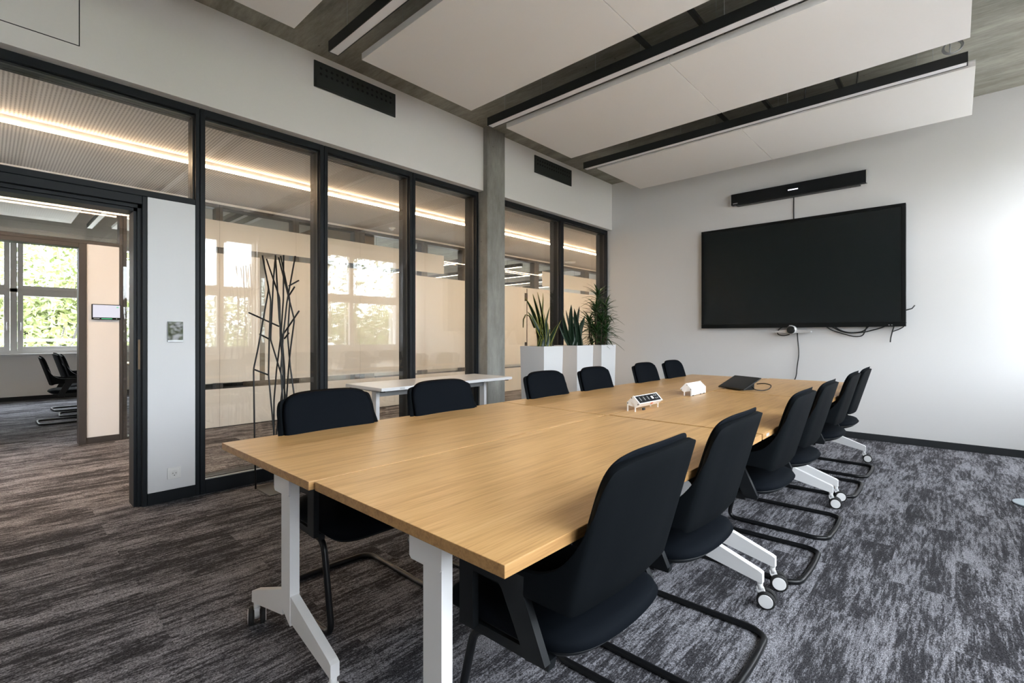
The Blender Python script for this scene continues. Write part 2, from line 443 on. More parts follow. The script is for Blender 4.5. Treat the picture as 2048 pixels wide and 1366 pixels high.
def rect_frame(bm, x0, x1, y0, y1, z0, z1, l, r, t, b):
    """a frame in the yz plane between depths x0..x1"""
    if l: box(bm, x0, x1, y0, y0+l, z0, z1, bev=.002, seg=1)
    if r: box(bm, x0, x1, y1-r, y1, z0, z1, bev=.002, seg=1)
    if t: box(bm, x0, x1, y0+l, y1-r, z1-t, z1, bev=.002, seg=1)
    if b: box(bm, x0, x1, y0+l, y1-r, z0, z0+b, bev=.002, seg=1)
def panes(root, xa, xb, y0, y1, z0, z1):
    for x in (xa, xb):
        bm = NB(); box(bm, x-.003, x+.003, y0, y1, z0, z1); obj('pane', bm, 'glass', root)
NF, NBK = -4.20, -4.40          # near partition: front and back faces
def near_bay(i, y0, y1, label, l=.033, r=.035):
    root = sroot('window_%d' % i, label, 'glass partition')
    bm = NB(); rect_frame(bm, NBK, NF, y0+.002, y1-.002, 0, 2.92, l, r, .055, .105); obj('frame', bm, 'frame', root)
    bm = NB()                   # glazing beads that hold the pane
    rect_frame(bm, -4.262, -4.235, y0+l, y1-r, .105, 2.865, .012, .012, .014, .012); obj('glazing_bead', bm, 'black', root)
    bm = NB(); box(bm, -4.262, -4.212, y0+l, y1-r, .105, .112); obj('sill_strip', bm, 'silver', root)
    panes(root, -4.266, -4.352, y0+l, y1-r, .105, 2.865)
    return root
near_bay(1, 1.098, 2.072, 'tall glass bay behind the black coat stand')
near_bay(2, 2.072, 3.040, 'tall glass bay behind the white side table')
near_bay(3, 3.040, 3.990, 'tall glass bay directly before the concrete column', r=.035)
near_bay(4, 4.290, 5.660, 'tall glass bay just past the concrete column', l=.04)
near_bay(5, 5.660, 6.898, 'tall glass bay behind the bushy potted plant, meeting the screen wall')
near_bay(6, -1.42, -.40, 'tall glass bay on the far side of the open doorway')
# door bay with a transom light and a white panel
root = sroot('door_1', 'open doorway in the dark steel frame with glass light above', 'doorway')
bm = NB()
box(bm, NBK, NF, 1.070, 1.096, 0, 2.92, bev=.002, seg=1)
box(bm, NBK, NF, -.398, -.36, 0, 2.92, bev=.002, seg=1)
box(bm, NBK, NF, -.36, 1.070, 2.865, 2.92, bev=.002, seg=1)
box(bm, NBK, NF, -.36, 1.070, 2.183, 2.222, bev=.002, seg=1)
box(bm, NBK, NF, .776, 1.070, 0, .082, bev=.002, seg=1)
obj('frame', bm, 'frame', root)
bm = NB()
box(bm, NBK-.01, NF+.004, .746, .774, 0, 2.181, bev=.003, seg=1)
box(bm, NBK-.01, NF+.004, -.36, .746, 2.122, 2.181, bev=.003, seg=1)
box(bm, NBK-.01, NF+.004, -.36, -.33, 0, 2.122, bev=.003, seg=1)
box(bm, NBK, -4.226, .724, .746, 0, 2.122); box(bm, NBK, -4.226, -.33, .746, 2.098, 2.122)
box(bm, NBK, -4.246, .705, .724, 0, 2.098); box(bm, NBK, -4.246, -.33, .724, 2.076, 2.098)
obj('door_frame', bm, 'frame', root)
bm = NB(); box(bm, -4.2255, -4.224, .727, .739, .965, 1.175); obj('strike_plate', bm, M['brown'], root)
bm = NB(); rect_frame(bm, -4.262, -4.235, -.36, 1.070, 2.222, 2.865, .012, .012, .014, .012); obj('glazing_bead', bm, 'black', root)
panes(root, -4.266, -4.352, -.36, 1.070, 2.222, 2.865)
bm = NB(); box(bm, NBK, NF-.004, .777, 1.069, .083, 2.182, bev=.002, seg=1); obj('white_panel', bm, 'panelw', root)

FF, FB = XC1, XC1-.14            # far glazed wall
def far_bay(i, y0, y1, label, l=.04, r=.04, films=(), z0=.0, stile2=None):
    root = sroot('window_%d' % i, label, 'glass partition')
    bm = NB(); rect_frame(bm, FB, FF, y0+.001, y1-.001, 0, 2.92, l, r, .05, .03); obj('frame', bm, 'frame2', root)
    panes(root, FF+.006, FF-.10, y0+.001, y1-.001, .012, 2.89)
    bm = NB(); n = 0
    for a, b, c, d in films:
        a2, b2 = max(a, y0+.001), min(b, y1-.001)
        if b2 > a2: box(bm, FF+.0095, FF+.0115, a2, b2, c, d); n += 1
    if n: obj('frosted_film', bm, 'film', root)
    else: bm.free()
    return root
fl = [(1.0, 2.57, .585, 2.28), (2.64, 20, .585, 2.28), (1.0, 20, .012, .508), (1.2, 5.835, 2.36, 2.705), (8.77, 20, 2.36, 2.705)]
far_bay(11, 1.082, 2.078, 'corridor glass bay beside the peach lit panel', films=[(1.28, 20, .585, 2.28), (1.28, 20, .012, .508), (1.28, 20, 2.36, 2.705)], l=.036)
far_bay(12, 2.078, 3.07, 'corridor glass bay with a narrow clear upright strip in its frosting', films=fl)
far_bay(13, 3.07, 4.10, 'corridor glass bay in front of the brown partition', films=fl, l=.05, r=.09)
far_bay(14, 4.10, 5.395, 'corridor glass bay past the brown partition', films=fl, l=.09, r=.065)
far_bay(15, 5.395, 6.44, 'corridor glass bay where the upper frosted band stops short', films=fl, l=.065, r=.13)
far_bay(16, 7.30, 8.585, 'corridor glass bay with a frosted door', films=fl, l=.04, r=.08)
far_bay(17, 8.585, 10.64, 'corridor glass bay seen above the middle plant', films=fl, l=.08, r=.09)
far_bay(18, 10.64, 13.0, 'corridor glass bay farthest along the corridor', films=fl, l=.1, r=.1)
root = sroot('door_2', 'open doorway across the corridor beside the peach lit panel', 'doorway')
bm = NB()
box(bm, FB, FF, 1.050, 1.081, 0, 2.92, bev=.002, seg=1); box(bm, FB, FF, -.42, -.38, 0, 2.92, bev=.002, seg=1)
box(bm, FB, FF, -.38, 1.05, 2.87, 2.92); box(bm, FB, FF, -.38, 1.05, 2.222, 2.262, bev=.002, seg=1)
box(bm, FB, FF, .764, 1.05, 0, .068)
obj('frame', bm, 'frame2', root)
bm = NB(); box(bm, FB-.01, FF+.01, .698, .762, 0, 2.221, bev=.003, seg=1); box(bm, FB-.01, FF+.01, -.38, .698, 2.172, 2.221, bev=.003, seg=1); box(bm, FB-.01, FF+.01, -.38, -.33, 0, 2.172)
obj('door_frame', bm, 'frame2', root)
panes(root, FF+.006, FF-.10, -.40, 1.081, 2.25, 2.89)
bm = NB(); box(bm, FB, FF-.003, .765, 1.049, .069, 2.221, bev=.002, seg=1); obj('white_panel', bm, 'panelf', root)
# frosted door lines of bay 16
bm = NB(); box(bm, FF+.0118, FF+.016, 8.215, 8.235, .03, 2.26); box(bm, FF+.0118, FF+.02, 8.15, 8.24, 1.98, 2.16); box(bm, FF+.0118, FF+.022, 8.15, 8.23, .98, 1.06)
struct('trim_2', bm, 'frame2', 'hinged edge of the frosted door beyond the plants', 'trim')

def sash_window(i, x, sgn, bays, label):
    """white casement windows; sgn = +1 when the outside lies towards +x"""
    root = sroot('window_%d' % i, label, 'window')
    y0 = bays[0][0]-.13; y1 = bays[-1][1]+.13
    a, b = sorted((x+sgn*.06, x+sgn*.15))
    bm = NB()
    box(bm, a, b, y0, y1, 3.06, 3.2); box(bm, a, b, y0, y1, .87, .93); box(bm, a, b, y0, y1, 2.02, 2.08)
    edges = [y0] + [(bays[k][1]+bays[k+1][0])/2 for k in range(len(bays)-1)] + [y1]
    for k, e in enumerate(edges):
        wd = .045 if 0 < k < len(edges)-1 else .03
        box(bm, a, b, max(y0, e-wd), min(y1, e+wd), .93, 3.06)
    obj('frame', bm, 'upvc', root)
    a2, b2 = sorted((x+sgn*.04, x+sgn*.11))
    for p0, p1 in bays:
        for z0, z1 in ((1.0, 1.95), (2.14, 2.985)):
            bm = NB(); rect_frame(bm, a2, b2, p0-.075, p1+.075, z0-.07, z1+.07, .075, .075, .07, .07); s = obj('sash', bm, 'upvc', root)
            bm = NB(); xm = (a2+b2)/2; box(bm, xm-.004, xm+.004, p0, p1, z0, z1); obj('pane', bm, 'glass', s)
    for k, (p0, p1) in enumerate(bays):
        yy = p0-.04 if k % 2 else p1+.04
        xi = x+sgn*.04
        bm = NB(); a3, b3 = sorted((xi, xi-sgn*.012)); box(bm, a3, b3, yy-.014, yy+.014, 1.40, 1.47, bev=.003)
        tube(bm, fillet([(xi-sgn*.01, yy, 1.44), (xi-sgn*.045, yy, 1.44), (xi-sgn*.045, yy, 1.30)], .012), .008, 8)
        obj('handle', bm, 'silver', root)
    bm = NB(); a4, b4 = sorted((x-sgn*.10, x+sgn*.06)); box(bm, a4, b4, y0, y1, .84, .868, bev=.004); obj('sill', bm, 'upvc', root)
    return root
N1, W1, W2, N2 = (-.21, .238), (.488, 1.56), (1.84, 2.91), (3.07, 3.52)
sash_window(31, XR, 1, [N1, W1, W2, N2], 'white daylight window beside the near half of the table')
sash_window(32, XR, 1, [(5.12, 5.57), (5.755, 6.80)], 'white daylight window close to the screen wall')
sash_window(34, XO, -1, [N1, W1, W2, N2], 'white casement window of the far room seen through both doorways')
sh = 5.3
sash_window(35, XO, -1, [(a+sh, b+sh) for a, b in (N1, W1, W2, N2)], 'white casement window of the open office beyond the partition')
sash_window(36, XO, -1, [(a+2*sh, b+2*sh) for a, b in (N1, W1, W2, N2)], 'white casement window at the far end of the open office')

# ------------------------------------------------------------------ tables
def caster(parent, x, y, rz):
    bm = NB(); m = Matrix.Translation((x, y, 0)) @ Matrix.Rotation(rz, 4, 'Z')
    b2 = NB()
    tube(b2, [(0, 0, .112), (0, 0, .075)], .012, 12)
    prism(b2, [(-.014, .085), (.014, .085), (.030, .035), (.020, .025), (.005, .04), (-.012, .07)], 'x', -.009, .009)
    merge(bm, b2, m); c = obj('caster', bm, 'white', parent)
    for s in (-1, 1):
        bm = NB(); b2 = NB(); cyl(b2, (s*.021, .025, .0385), .0375, .020, 'x', 28, bev=.004)
        for f in b2.faces: f.material_index = 0
        b3 = NB(); cyl(b3, (s*.0315, .025, .0385), .029, .004, 'x', 28, bev=.001)
        for f in b3.faces: f.material_index = 1
        merge(b2, b3); merge(bm, b2, m); obj('wheel', bm, ['rubber', 'white'], c)
TW, TL = .825, 1.70
def make_table():
    t = thing('conference_table', '', 'table', group='oak conference tables')
    bm = NB(); box(bm, -TW/2, TW/2, 0, TL, .712, .74, bev=.0018, seg=2)
    bm.faces.ensure_lookup_table()
    for f in bm.faces: f.material_index = 0 if abs(f.normal.z) > .7 else 1
    bm.normal_update()
    for f in bm.faces: f.material_index = 0 if abs(f.normal.z) > .7 else 1
    obj('tabletop', bm, ['wood', 'woodedge'], t)
    xo = .115
    for y0, s in ((.05, 1), (TL-.13, -1)):
        bm = NB()
        prism(bm, [(xo-.0365, .70), (xo+.0365, .70), (xo+.0365, .155), (xo-.0365, .20)], 'y', y0, y0+.034)
        leg = obj('leg', bm, 'white', t)
        for sg in (-1, 1):
            bm = NB()
            prism(bm, [(xo+sg*.0366, .262), (xo+sg*.0366, .168), (xo+sg*.30, .112), (xo+sg*.335, .105), (xo+sg*.335, .150), (xo+sg*.322, .158)], 'y', y0+.002, y0+.032)
            f = obj('foot', bm, 'white', leg)
        bm = NB()
        yb0, yb1 = (y0-.006, y0-.001)
        prism(bm, [(xo-.125, .7115), (xo+.055, .7115), (xo+.045, .70), (xo+.043, .63), (xo+.035, .622), (xo-.080, .622), (xo-.088, .63), (xo-.088, .685), (xo-.105, .70)], 'y', yb0, yb1)
        box(bm, xo-.12, xo+.05, y0-.001, y0+.05, .7075, .7115)
        obj('bracket', bm, 'white', t)
        for sg in (-1, 1): caster(t, xo+sg*.322, y0+.017, R({(1, -1): 70, (1, 1): -72, (-1, -1): 40, (-1, 1): -80}[(s, sg)]))
    bm = NB(); box(bm, xo-.02, xo+.02, .09, TL-.14, .655, .695, bev=.003); obj('crossbar', bm, 'white', t)
    for x in (-TW/2+.05, TW/2-.05):
        for y in (.03, TL-.03): bm = NB(); cyl(bm, (x, y, .708), .012, .008, 'z', 12); obj('stop_button', bm, 'black', t)
    return t
tab0 = make_table()
TXL, TXR = -1.915, -1.083
rows = ((.690, 1.745), (2.444, 1.640), (4.092, 1.640))
names = {(0, 0): 'oak conference table at the near end, on the glass partition side', (1, 0): 'oak conference table at the near end, on the window side',
         (0, 1): 'oak conference table in the middle row, on the glass partition side', (1, 1): 'oak conference table in the middle row, on the window side',
         (0, 2): 'oak conference table close to the screen wall, partition side', (1, 2): 'oak conference table close to the screen wall, window side'}
for c, x in enumerate((TXL, TXR)):
    for r, (y, L) in enumerate(rows):
        o = tab0 if (c, r) == (0, 0) else dup(tab0, (0, 0, 0), 0, '', 'oak conference tables')
        o.location = (x, y + (.014 if c else 0)+(.012*r if c else 0), 0); o.scale = (1, L/TL, 1); o['label'] = names[(c, r)]
        if (c, r) == (1, 1): mid_t = o
        if c: o.location.x += .005
bm = NB(); box(bm, TW/2-.0005, TW/2+.0012, .055, .10, .719, .733); obj('label_plate', bm, 'silver', mid_t)
far_t = dup(tab0, (-9.1, 2.02, 0), R(90), 'oak table in the far room, mostly hidden behind the peach panel', 'oak conference tables')

# ------------------------------------------------------------------ chairs
def crom(P4, t):
    p0, p1, p2, p3 = P4
    return [.5*((2*b)+(c-a)*t+(2*a-5*b+4*c-d)*t*t+(3*b-a-3*c+d)*t**3) for a, b, c, d in zip(p0, p1, p2, p3)]
def spline(st, n):
    out = []
    for i in range(len(st)-1):
        q = [st[max(i-1, 0)], st[i], st[i+1], st[min(i+2, len(st)-1)]]
        for k in range(n): out.append(crom(q, k/n))
    out.append(st[-1]); return out
def back_y(x): return -.238-(1-min(1, abs(x)/.26)**2)*.030
LEAN = .29
def make_chair():
    t = thing('conference_chair', '', 'chair', group='black cantilever chairs at the conference table')
    # upholstered shell: low arms that sweep round into the high back; stations are x, y, top, bottom, lean weight
    half = [(.268, .100, .606, .556, 0), (.272, .03, .612, .553, 0), (.2745, -.08, .612, .552, 0), (.274, -.15, .614, .551, 0), (.270, -.195, .626, .548, .15),
            (.264, -.222, .650, .545, .5), (.258, -.238, .700, .541, .85), (.2545, -.2435, .765, .538, 1), (.2518, -.247, .835, .536, 1), (.2475, -.250, .872, .534, 1),
            (.237, -.253, .892, .532, 1), (.210, -.257, .901, .530, 1), (.15, -.261, .907, .527, 1), (.08, -.266, .910, .525, 1), (0, -.268, .911, .524, 1)]
    hs = spline(half, 3)
    st = hs + [(-a, b, c, d, e) for a, b, c, d, e in hs[-2::-1]]
    bm = NB(); NR = 9; G = []
    for x, y, zt, zb, wl in st:
        row = []
        for k in range(NR+1):
            s = k/NR; z = zb+(zt-zb)*s
            yy = y - wl*(LEAN*(z-.53) + .0)
            xx = x*(1-.03*wl*max(0, (z-.6))/.3)
            row.append(bm.verts.new((xx, yy, z)))
        G.append(row)
    for i in range(len(G)-1):
        for k in range(NR): bm.faces.new((G[i][k], G[i+1][k], G[i+1][k+1], G[i][k+1]))
    bmesh.ops.recalc_face_normals(bm, faces=list(bm.faces))
    sh = obj('back_shell', bm, 'fabric2', t, smooth=True)
    so = sh.modifiers.new('thick', 'SOLIDIFY'); so.thickness = .018; so.offset = 0
    bv = sh.modifiers.new('soft', 'BEVEL'); bv.width = .005; bv.segments = 2; bv.limit_method = 'ANGLE'; bv.angle_limit = R(50)
    # back cushion
    def fb(u, v, m, side):
        x = u*.238; z = .735+v*.190
        x *= (1-.03*max(0, (z-.6))/.3)
        z += .006*(1-(x/.236)**2)*max(0, v)
        y = back_y(x)-.004 - LEAN*(z-.53) + .006
        e = (1-m**7)**.5
        return (x, y + (.006+.026*e if side else .006-.002*e), z)
    bm = NB(); pillow(bm, fb, 22, 22, 5.6); obj('backrest', bm, 'fabric', t)
    # seat cushion
    def fs(u, v, m, side):
        x = u*.262*(1-.03*max(0, -v)**2); y = -.010+v*.252 - .034*(1-u*u)*max(0, -v)**2
        e = (1-m**6)**.5
        drop = .022*max(0, v)**3 - .014*max(0, -v)**3
        z = .418 - drop
        return (x, y, z + (.044*e + .012*(1-m*m) if side else -.012*e))
    bm = NB(); pillow(bm, fs, 22, 22, 6); obj('seat', bm, 'fabric', t)
    def fu(u, v, m, side):
        x = u*.258*(1-.03*max(0, -v)**2); y = -.011+v*.247 - .034*(1-u*u)*max(0, -v)**2
        e = (1-m**4)**.6
        drop = .022*max(0, v)**3 - .014*max(0, -v)**3
        return (x, y, .413 - drop + (.004*e if side else -.040*e))
    bm = NB(); pillow(bm, fu, 16, 16, 6); obj('seat_shell', bm, 'plastic', t)
    for s in (-1, 1):
        bm = NB(); a, b = sorted((s*.262, s*.284))
        prism(bm, [(.045, .395), (.100, .392), (.101, .60), (.045, .60), (.043, .575), (.046, .54)], 'x', a, b)
        prism(bm, [(-.208, .405), (-.146, .395), (-.064, .545), (-.050, .558), (-.050, .60), (-.14, .60), (-.138, .556)], 'x', a, b)
        box(bm, a, b, -.05, .045, .556, .60)
        prism(bm, [(-.20, .38), (.095, .375), (.095, .40), (-.206, .41)], 'x', min(s*.235, s*.262), max(s*.235, s*.262))
        bmesh.ops.remove_doubles(bm, verts=bm.verts, dist=1e-5)
        obj('armrest_support', bm, 'plastic', t)
    zf = .0135
    path = [(.236, -.14, .372), (.236, .085, .372), (.244, .172, zf), (.250, -.33, zf), (.215, -.382, zf), (0, -.392, zf)]
    full = path + [(-x, y, z) for x, y, z in path[-2::-1]]
    bm = NB(); tube(bm, fillet(full, [0, .06, .06, .05, .04, .4, .04, .05, .06, .06, 0], 7), .0128, 12); obj('sled_frame', bm, 'tubeblk', t)
    return t
ch0 = make_chair()
ordw = ['closest to the camera', 'second from the near end', 'third from the near end', 'third from the screen wall', 'second from the screen wall', 'closest to the screen wall']
YR = (1.19, 1.86, 2.87, 3.555, 4.55, 5.235)
YL = (1.17, 1.90, 2.92, 3.61, 4.54, 5.20)
used = False
for i, y in enumerate(YR):
    lab = 'black cantilever chair on the window side of the table, ' + ordw[i]
    o = ch0 if i == 0 else dup(ch0, (0, 0, 0), 0, lab)
    o['label'] = lab; o.location = (-.932, y, 0); o.rotation_euler = (0, 0, R(90))
for i, y in enumerate(YL):
    dup(ch0, (-1.985, y, 0), R(-90), 'black cantilever chair on the partition side of the table, ' + ordw[i])
for k, (x, y, rz, lab) in enumerate(((-9.25, .88, 0, 'black cantilever chair in the far room, its whole side visible through the doorways'),
                    (-9.95, 1.15, R(-4), 'black cantilever chair in the far room, second behind the doorway jamb'),
                    (-10.75, 1.13, R(3), 'black cantilever chair in the far room, nearest the white window'))):
    dup(ch0, (x, y, 0), rz, lab, 'black cantilever chairs in the far room')

# ------------------------------------------------------------------ things on the table
def socket_house(x, y, rz, label, front_sockets):
    t = thing('desk_socket_box', label, 'power outlet', (x, y, .7405), rz, 'white gabled socket boxes')
    L = .285
    bm = NB()
    prism(bm, [(-.028, .038), (-.028, .054), (.014, .094), (.058, .050), (.031, .026)], 'y', .004, L-.004)
    b = obj('body', bm, 'whitepl', t)
    bm = NB()
    for a in (0, L-.004):
        prism(bm, [(-.030, 0), (-.022, 0), (-.022, .04), (0, .058), (.022, .038), (.022, 0), (.030, 0), (.030, .026), (.060, .050), (.014, .097), (-.030, .055)], 'y', a, a+.004)
    obj('end_plate', bm, 'whitepl', t)
    bm = NB()
    for a in (-.0012, L+.0002):
        for q in ((.004, .083), (.047, .047), (-.024, .05)): cyl(bm, (q[0], a, q[1]), .0032, .002, 'y', 10)
    obj('screw', bm, 'black', t)
    # outlet strip on the slope facing +x
    n = Vector((.044, 0, .044)).normalized(); d = Vector((.058-.014, 0, .050-.094)).normalized()
    mid = Vector((.036, 0, .072))
    mt = Matrix(((d.x, 0, n.x, mid.x), (0, 1, 0, 0), (d.z, 0, n.z, mid.z), (0, 0, 0, 1)))
    if front_sockets:
        bm = NB(); b2 = NB(); box(b2, -.025, .025, .012, L-.012, -.001, .0015); merge(bm, b2, mt); st = obj('outlet_strip', bm, 'plastic', t)
        for k in range(3):
            bm = NB(); b2 = NB(); cyl(b2, (0, .042+k*.047, .002), .019, .003, 'z', 24)
            merge(bm, b2, mt); oo = obj('outlet', bm, 'black', st)
            bm = NB(); b2 = NB(); box(b2, -.014, .012, .040+k*.047, .044+k*.047, .0036, .0045); merge(bm, b2, mt); obj('contact', bm, 'silver', oo)
        bm = NB(); b2 = NB(); box(b2, -.010, .010, .178, .200, .0014, .003); merge(bm, b2, mt); obj('data_port', bm, 'white', st)
        bm = NB(); b2 = NB()
        for yy in (.225, .248):
            for xx in (-.012, .008): box(b2, xx-.005, xx+.005, yy-.006, yy+.006, .0014, .0026)
        merge(bm, b2, mt); obj('switch', bm, 'grey', st)
        bm = NB(); n2 = [(.0445, .0365), (.0452, .0360), (.0512, .0413), (.0505, .0418)]
        prism(bm, [(.0440, .0360), (.0446, .0354), (.0536, .0436), (.0530, .0442)], 'y', .15, .175); obj('sticker', bm, 'orange', t)
        bm = NB(); box(bm, .030, .040, .075, .10, 0.003, .018, bev=.003); obj('cable_plug', bm, 'black', t)
    else:
        bm = NB(); prism(bm, [(-.030, 0.003), (-.0305, .0545), (-.0315, .0545), (-.0315, .003)], 'y', 0, L); obj('cover', bm, 'whitepl', t)
        bm = NB()
        for a in (.03, .1, .25): box(bm, -.034, -.026, a, a+.02, 0, .006)
        obj('foot', bm, 'black', t)
    return t
socket_house(-1.452, 2.655, R(-2), 'white gabled socket box with three black outlets on the oak table', True)
socket_house(-1.515, 3.93, R(180), 'plain white gabled box on the oak table, between socket box and tablet', False)
t = thing('control_tablet', 'black touch tablet on a slanted stand on the oak table', 'tablet', (-1.42, 4.325, .7405), R(-30))
bm = NB(); b2 = NB(); box(b2, -.15, .15, 0, .205, 0, .010, bev=.003); mt = Matrix.Translation((0, 0, .006)) @ Matrix.Rotation(R(27), 4, 'X'); merge(bm, b2, mt); obj('case', bm, 'black', t)
bm = NB(); b2 = NB(); box(b2, -.143, .143, .007, .198, .010, .0108); merge(bm, b2, mt); obj('screen', bm, 'tablet', t)
bm = NB(); prism(bm, [(.02, 0), (.17, 0), (.175, .075), (.06, .028)], 'x', -.08, .08); obj('stand', bm, 'plastic', t)
bm = NB(); tube(bm, fillet([(.10, .13, .03), (.16, .10, .010), (.19, .16, .0045), (.215, .20, .02), (.20, .24, .05), (.14, .22, .06), (.09, .19, .05)], .04, 6), .004, 8); obj('cable', bm, 'black', t)

# ------------------------------------------------------------------ white side table by the glass
t = thing('side_table', 'white folding table standing along the glass partition', 'table', (-3.795, 3.02, 0))
bm = NB(); box(bm, -.295, .295, -.80, .80, .737, .765, bev=.002); obj('tabletop', bm, 'whitelam', t)
for yy in (-.70, .62):
    bm = NB(); box(bm, -.02, .05, yy, yy+.035, .16, .72); leg = obj('leg', bm, 'white', t)
    for sg in (-1, 1):
        bm = NB(); prism(bm, [(.015+sg*.0352, .26), (.015+sg*.0352, .17), (.015+sg*.24, .11), (.015+sg*.265, .105), (.015+sg*.265, .15)], 'y', yy+.003, yy+.032); obj('foot', bm, 'white', leg)
        caster(t, .015+sg*.255, yy+.0175, random.uniform(-1, 1))
    bm = NB(); box(bm, -.15, .17, yy-.03, yy+.07, .715, .7365, bev=.004); obj('bracket', bm, 'grey', t)
for x in (-.25, .25):
    for y in (-.76, .76): bm = NB(); cyl(bm, (x, y, .731), .022, .012, 'z', 14); obj('stop_button', bm, 'black', t)
bm = NB(); box(bm, .0, .03, -.66, .62, .66, .70); obj('crossbar', bm, 'grey', t)
bm = NB(); box(bm, .2945, .296, -.62, -.57, .744, .757); obj('label_plate', bm, 'silver', t)

# ------------------------------------------------------------------ coat stand (local x across, y depth, z up)
t = thing('coat_stand', 'black metal coat stand of crossing rods like bare branches', 'coat rack', (-3.932, 1.549, 0), R(42.52))
K = 3.8/967
def L(px, pz, dy): return ((px-553)*K*(3.8+dy)/3.8, dy, max(.008, 1.2-(pz-671.9)*K*(3.8+dy)/3.8))
bm = NB(); b2 = NB(); box(b2, -.155, .155, -.155, .155, 0, .007, bev=.003); merge(bm, b2, Matrix.Translation((.03, .03, 0)) @ Matrix.Rotation(R(-42.52), 4, 'Z')); obj('base_plate', bm, 'steel', t)
rods = [([(530,511),(540,578),(522,700),(515,738),(519.5,873),(523,978)], (-.04,-.02,-.05,-.06,-.08,-.09)),
 ([(527,518),(557,596),(561,672),(570,760),(558,868),(555,970)], (.05,.02,0,-.02,-.04,-.05)),
 ([(547.5,512),(541,560),(534,679),(560,760),(575,850),(580,960)], (.03,.05,.06,.05,.04,.05)),
 ([(553.5,510),(560,640),(563,672),(567,740),(563,800),(566,955)], (-.02,-.01,.01,.02,.05,.06)),
 ([(565,510),(562,600),(556,670),(546,740),(541,800),(543,880),(545,965)], (.02,.04,.05,.06,.06,.04,.03)),
 ([(554,512),(575,600),(573,672),(581,735),(591,790),(590,950)], (.06,.04,.02,0,-.02,-.03)),
 ([(565,515),(594,640),(586,690),(580,735),(571,795),(574,945)], (-.06,-.04,-.03,-.02,.02,.08)),
 ([(587,512),(574,605),(572,670),(568,740),(572,800),(560,960)], (.03,.0,-.04,-.05,-.05,-.02)),
 ([(541,562),(548,600),(545,680),(541,750),(556,868),(560,970)], (-.05,-.05,-.05,-.03,-.06,-.07))]
for pts, dys in rods:
    bm = NB(); tube(bm, fillet([L(a, b, d) for (a, b), d in zip(pts, dys)], .02, 3), .0062, 8); obj('rod', bm, 'black', t)
for (a, b), d in (([(510,625),(560,653)], (-.10,-.01)), ([(611,622),(562,672)], (-.1,.02)), ([(598,574),(577,591)], (-.07,.01)), ([(588,561),(578,572)], (.08,.0)),
                  ([(588,666),(573,677)], (-.08,-.03)), ([(523,668),(534,679)], (-.03,.05)), ([(521.5,739),(541,750)], (-.1,-.03))):
    bm = NB(); tube(bm, [L(*a, d[0]), L(*b, d[1])], .0062, 8); obj('hook', bm, 'black', t)

# ------------------------------------------------------------------ planters and plants
def planter(name, label, x, y):
    t = thing(name, label, 'potted plant', (x, y, 0), 0, None)
    bm = NB(); w, b = .1925, .172; tk = .012; H = 1.072
    def ring(h, z): return [bm.verts.new(p) for p in ((-h, -h, z), (h, -h, z), (h, h, z), (-h, h, z))]
    rr = [ring(b, 0), ring(w, H), ring(w-tk, H), ring(w-tk-.006, H-.10)]
    bm.faces.new(rr[0][::-1])
    for a, c in zip(rr, rr[1:]):
        for k in range(4): bm.faces.new((a[k], a[(k+1) % 4], c[(k+1) % 4], c[k]))
    bm.faces.new(rr[-1])
    obj('planter', bm, 'planter', t)
    bm = NB(); box(bm, -.172, .172, -.172, .172, .975, 1.035); obj('soil', bm, 'soil', t)
    return t
def blade(bm, base, tip, width, bow, edge, n=10, mid=None):
    """sword leaf: curved from base to tip, 4 strips across, folded along the middle"""
    base, tip = Vector(base), Vector(tip); ax = tip-base
    sd = ax.cross(Vector((0, 0, 1)));
    ang = random.uniform(-.9, .9)
    if sd.length < .01: sd = Vector((1, 0, 0))
    sd = (Matrix.Rotation(ang+random.choice((0, PI/2)), 3, ax.normalized()) @ sd.normalized())
    if abs(sd.z) > .5: sd.z *= .3; sd.normalize()
    bend = Vector(bow); rows = []
    for i in range(n+1):
        s = i/n
        p = base+ax*s + bend*(4*s*(1-s))
        wd = width*min(1, .62+s*1.2)*(1-s**3.2)**.75 if s < 1 else 0.0005
        nrm = ax.cross(sd).normalized()
        tw = sd
        fr = (-1, -.84, 0, .84, 1) if edge else (-1, -.5, 0, .5, 1)
        rows.append([bm.verts.new(p+tw*wd*.5*f + nrm*(wd*.22*(abs(f)))) for f in fr])
    for a, b in zip(rows, rows[1:]):
        for k in range(4):
            f = bm.faces.new((a[k], a[k+1], b[k+1], b[k])); f.smooth = True
            f.material_index = 1 if edge and k in (0, 3) else 0
def solid(o, th):
    m = o.modifiers.new('thick', 'SOLIDIFY'); m.thickness = th; m.offset = 0
    return o
YP = (4.755, 5.45, 6.045)
t = planter('potted_snake_plant', 'yellow-edged snake plant in a tall white planter next to the column', -3.853, YP[0])
bm = NB(); random.seed(3)
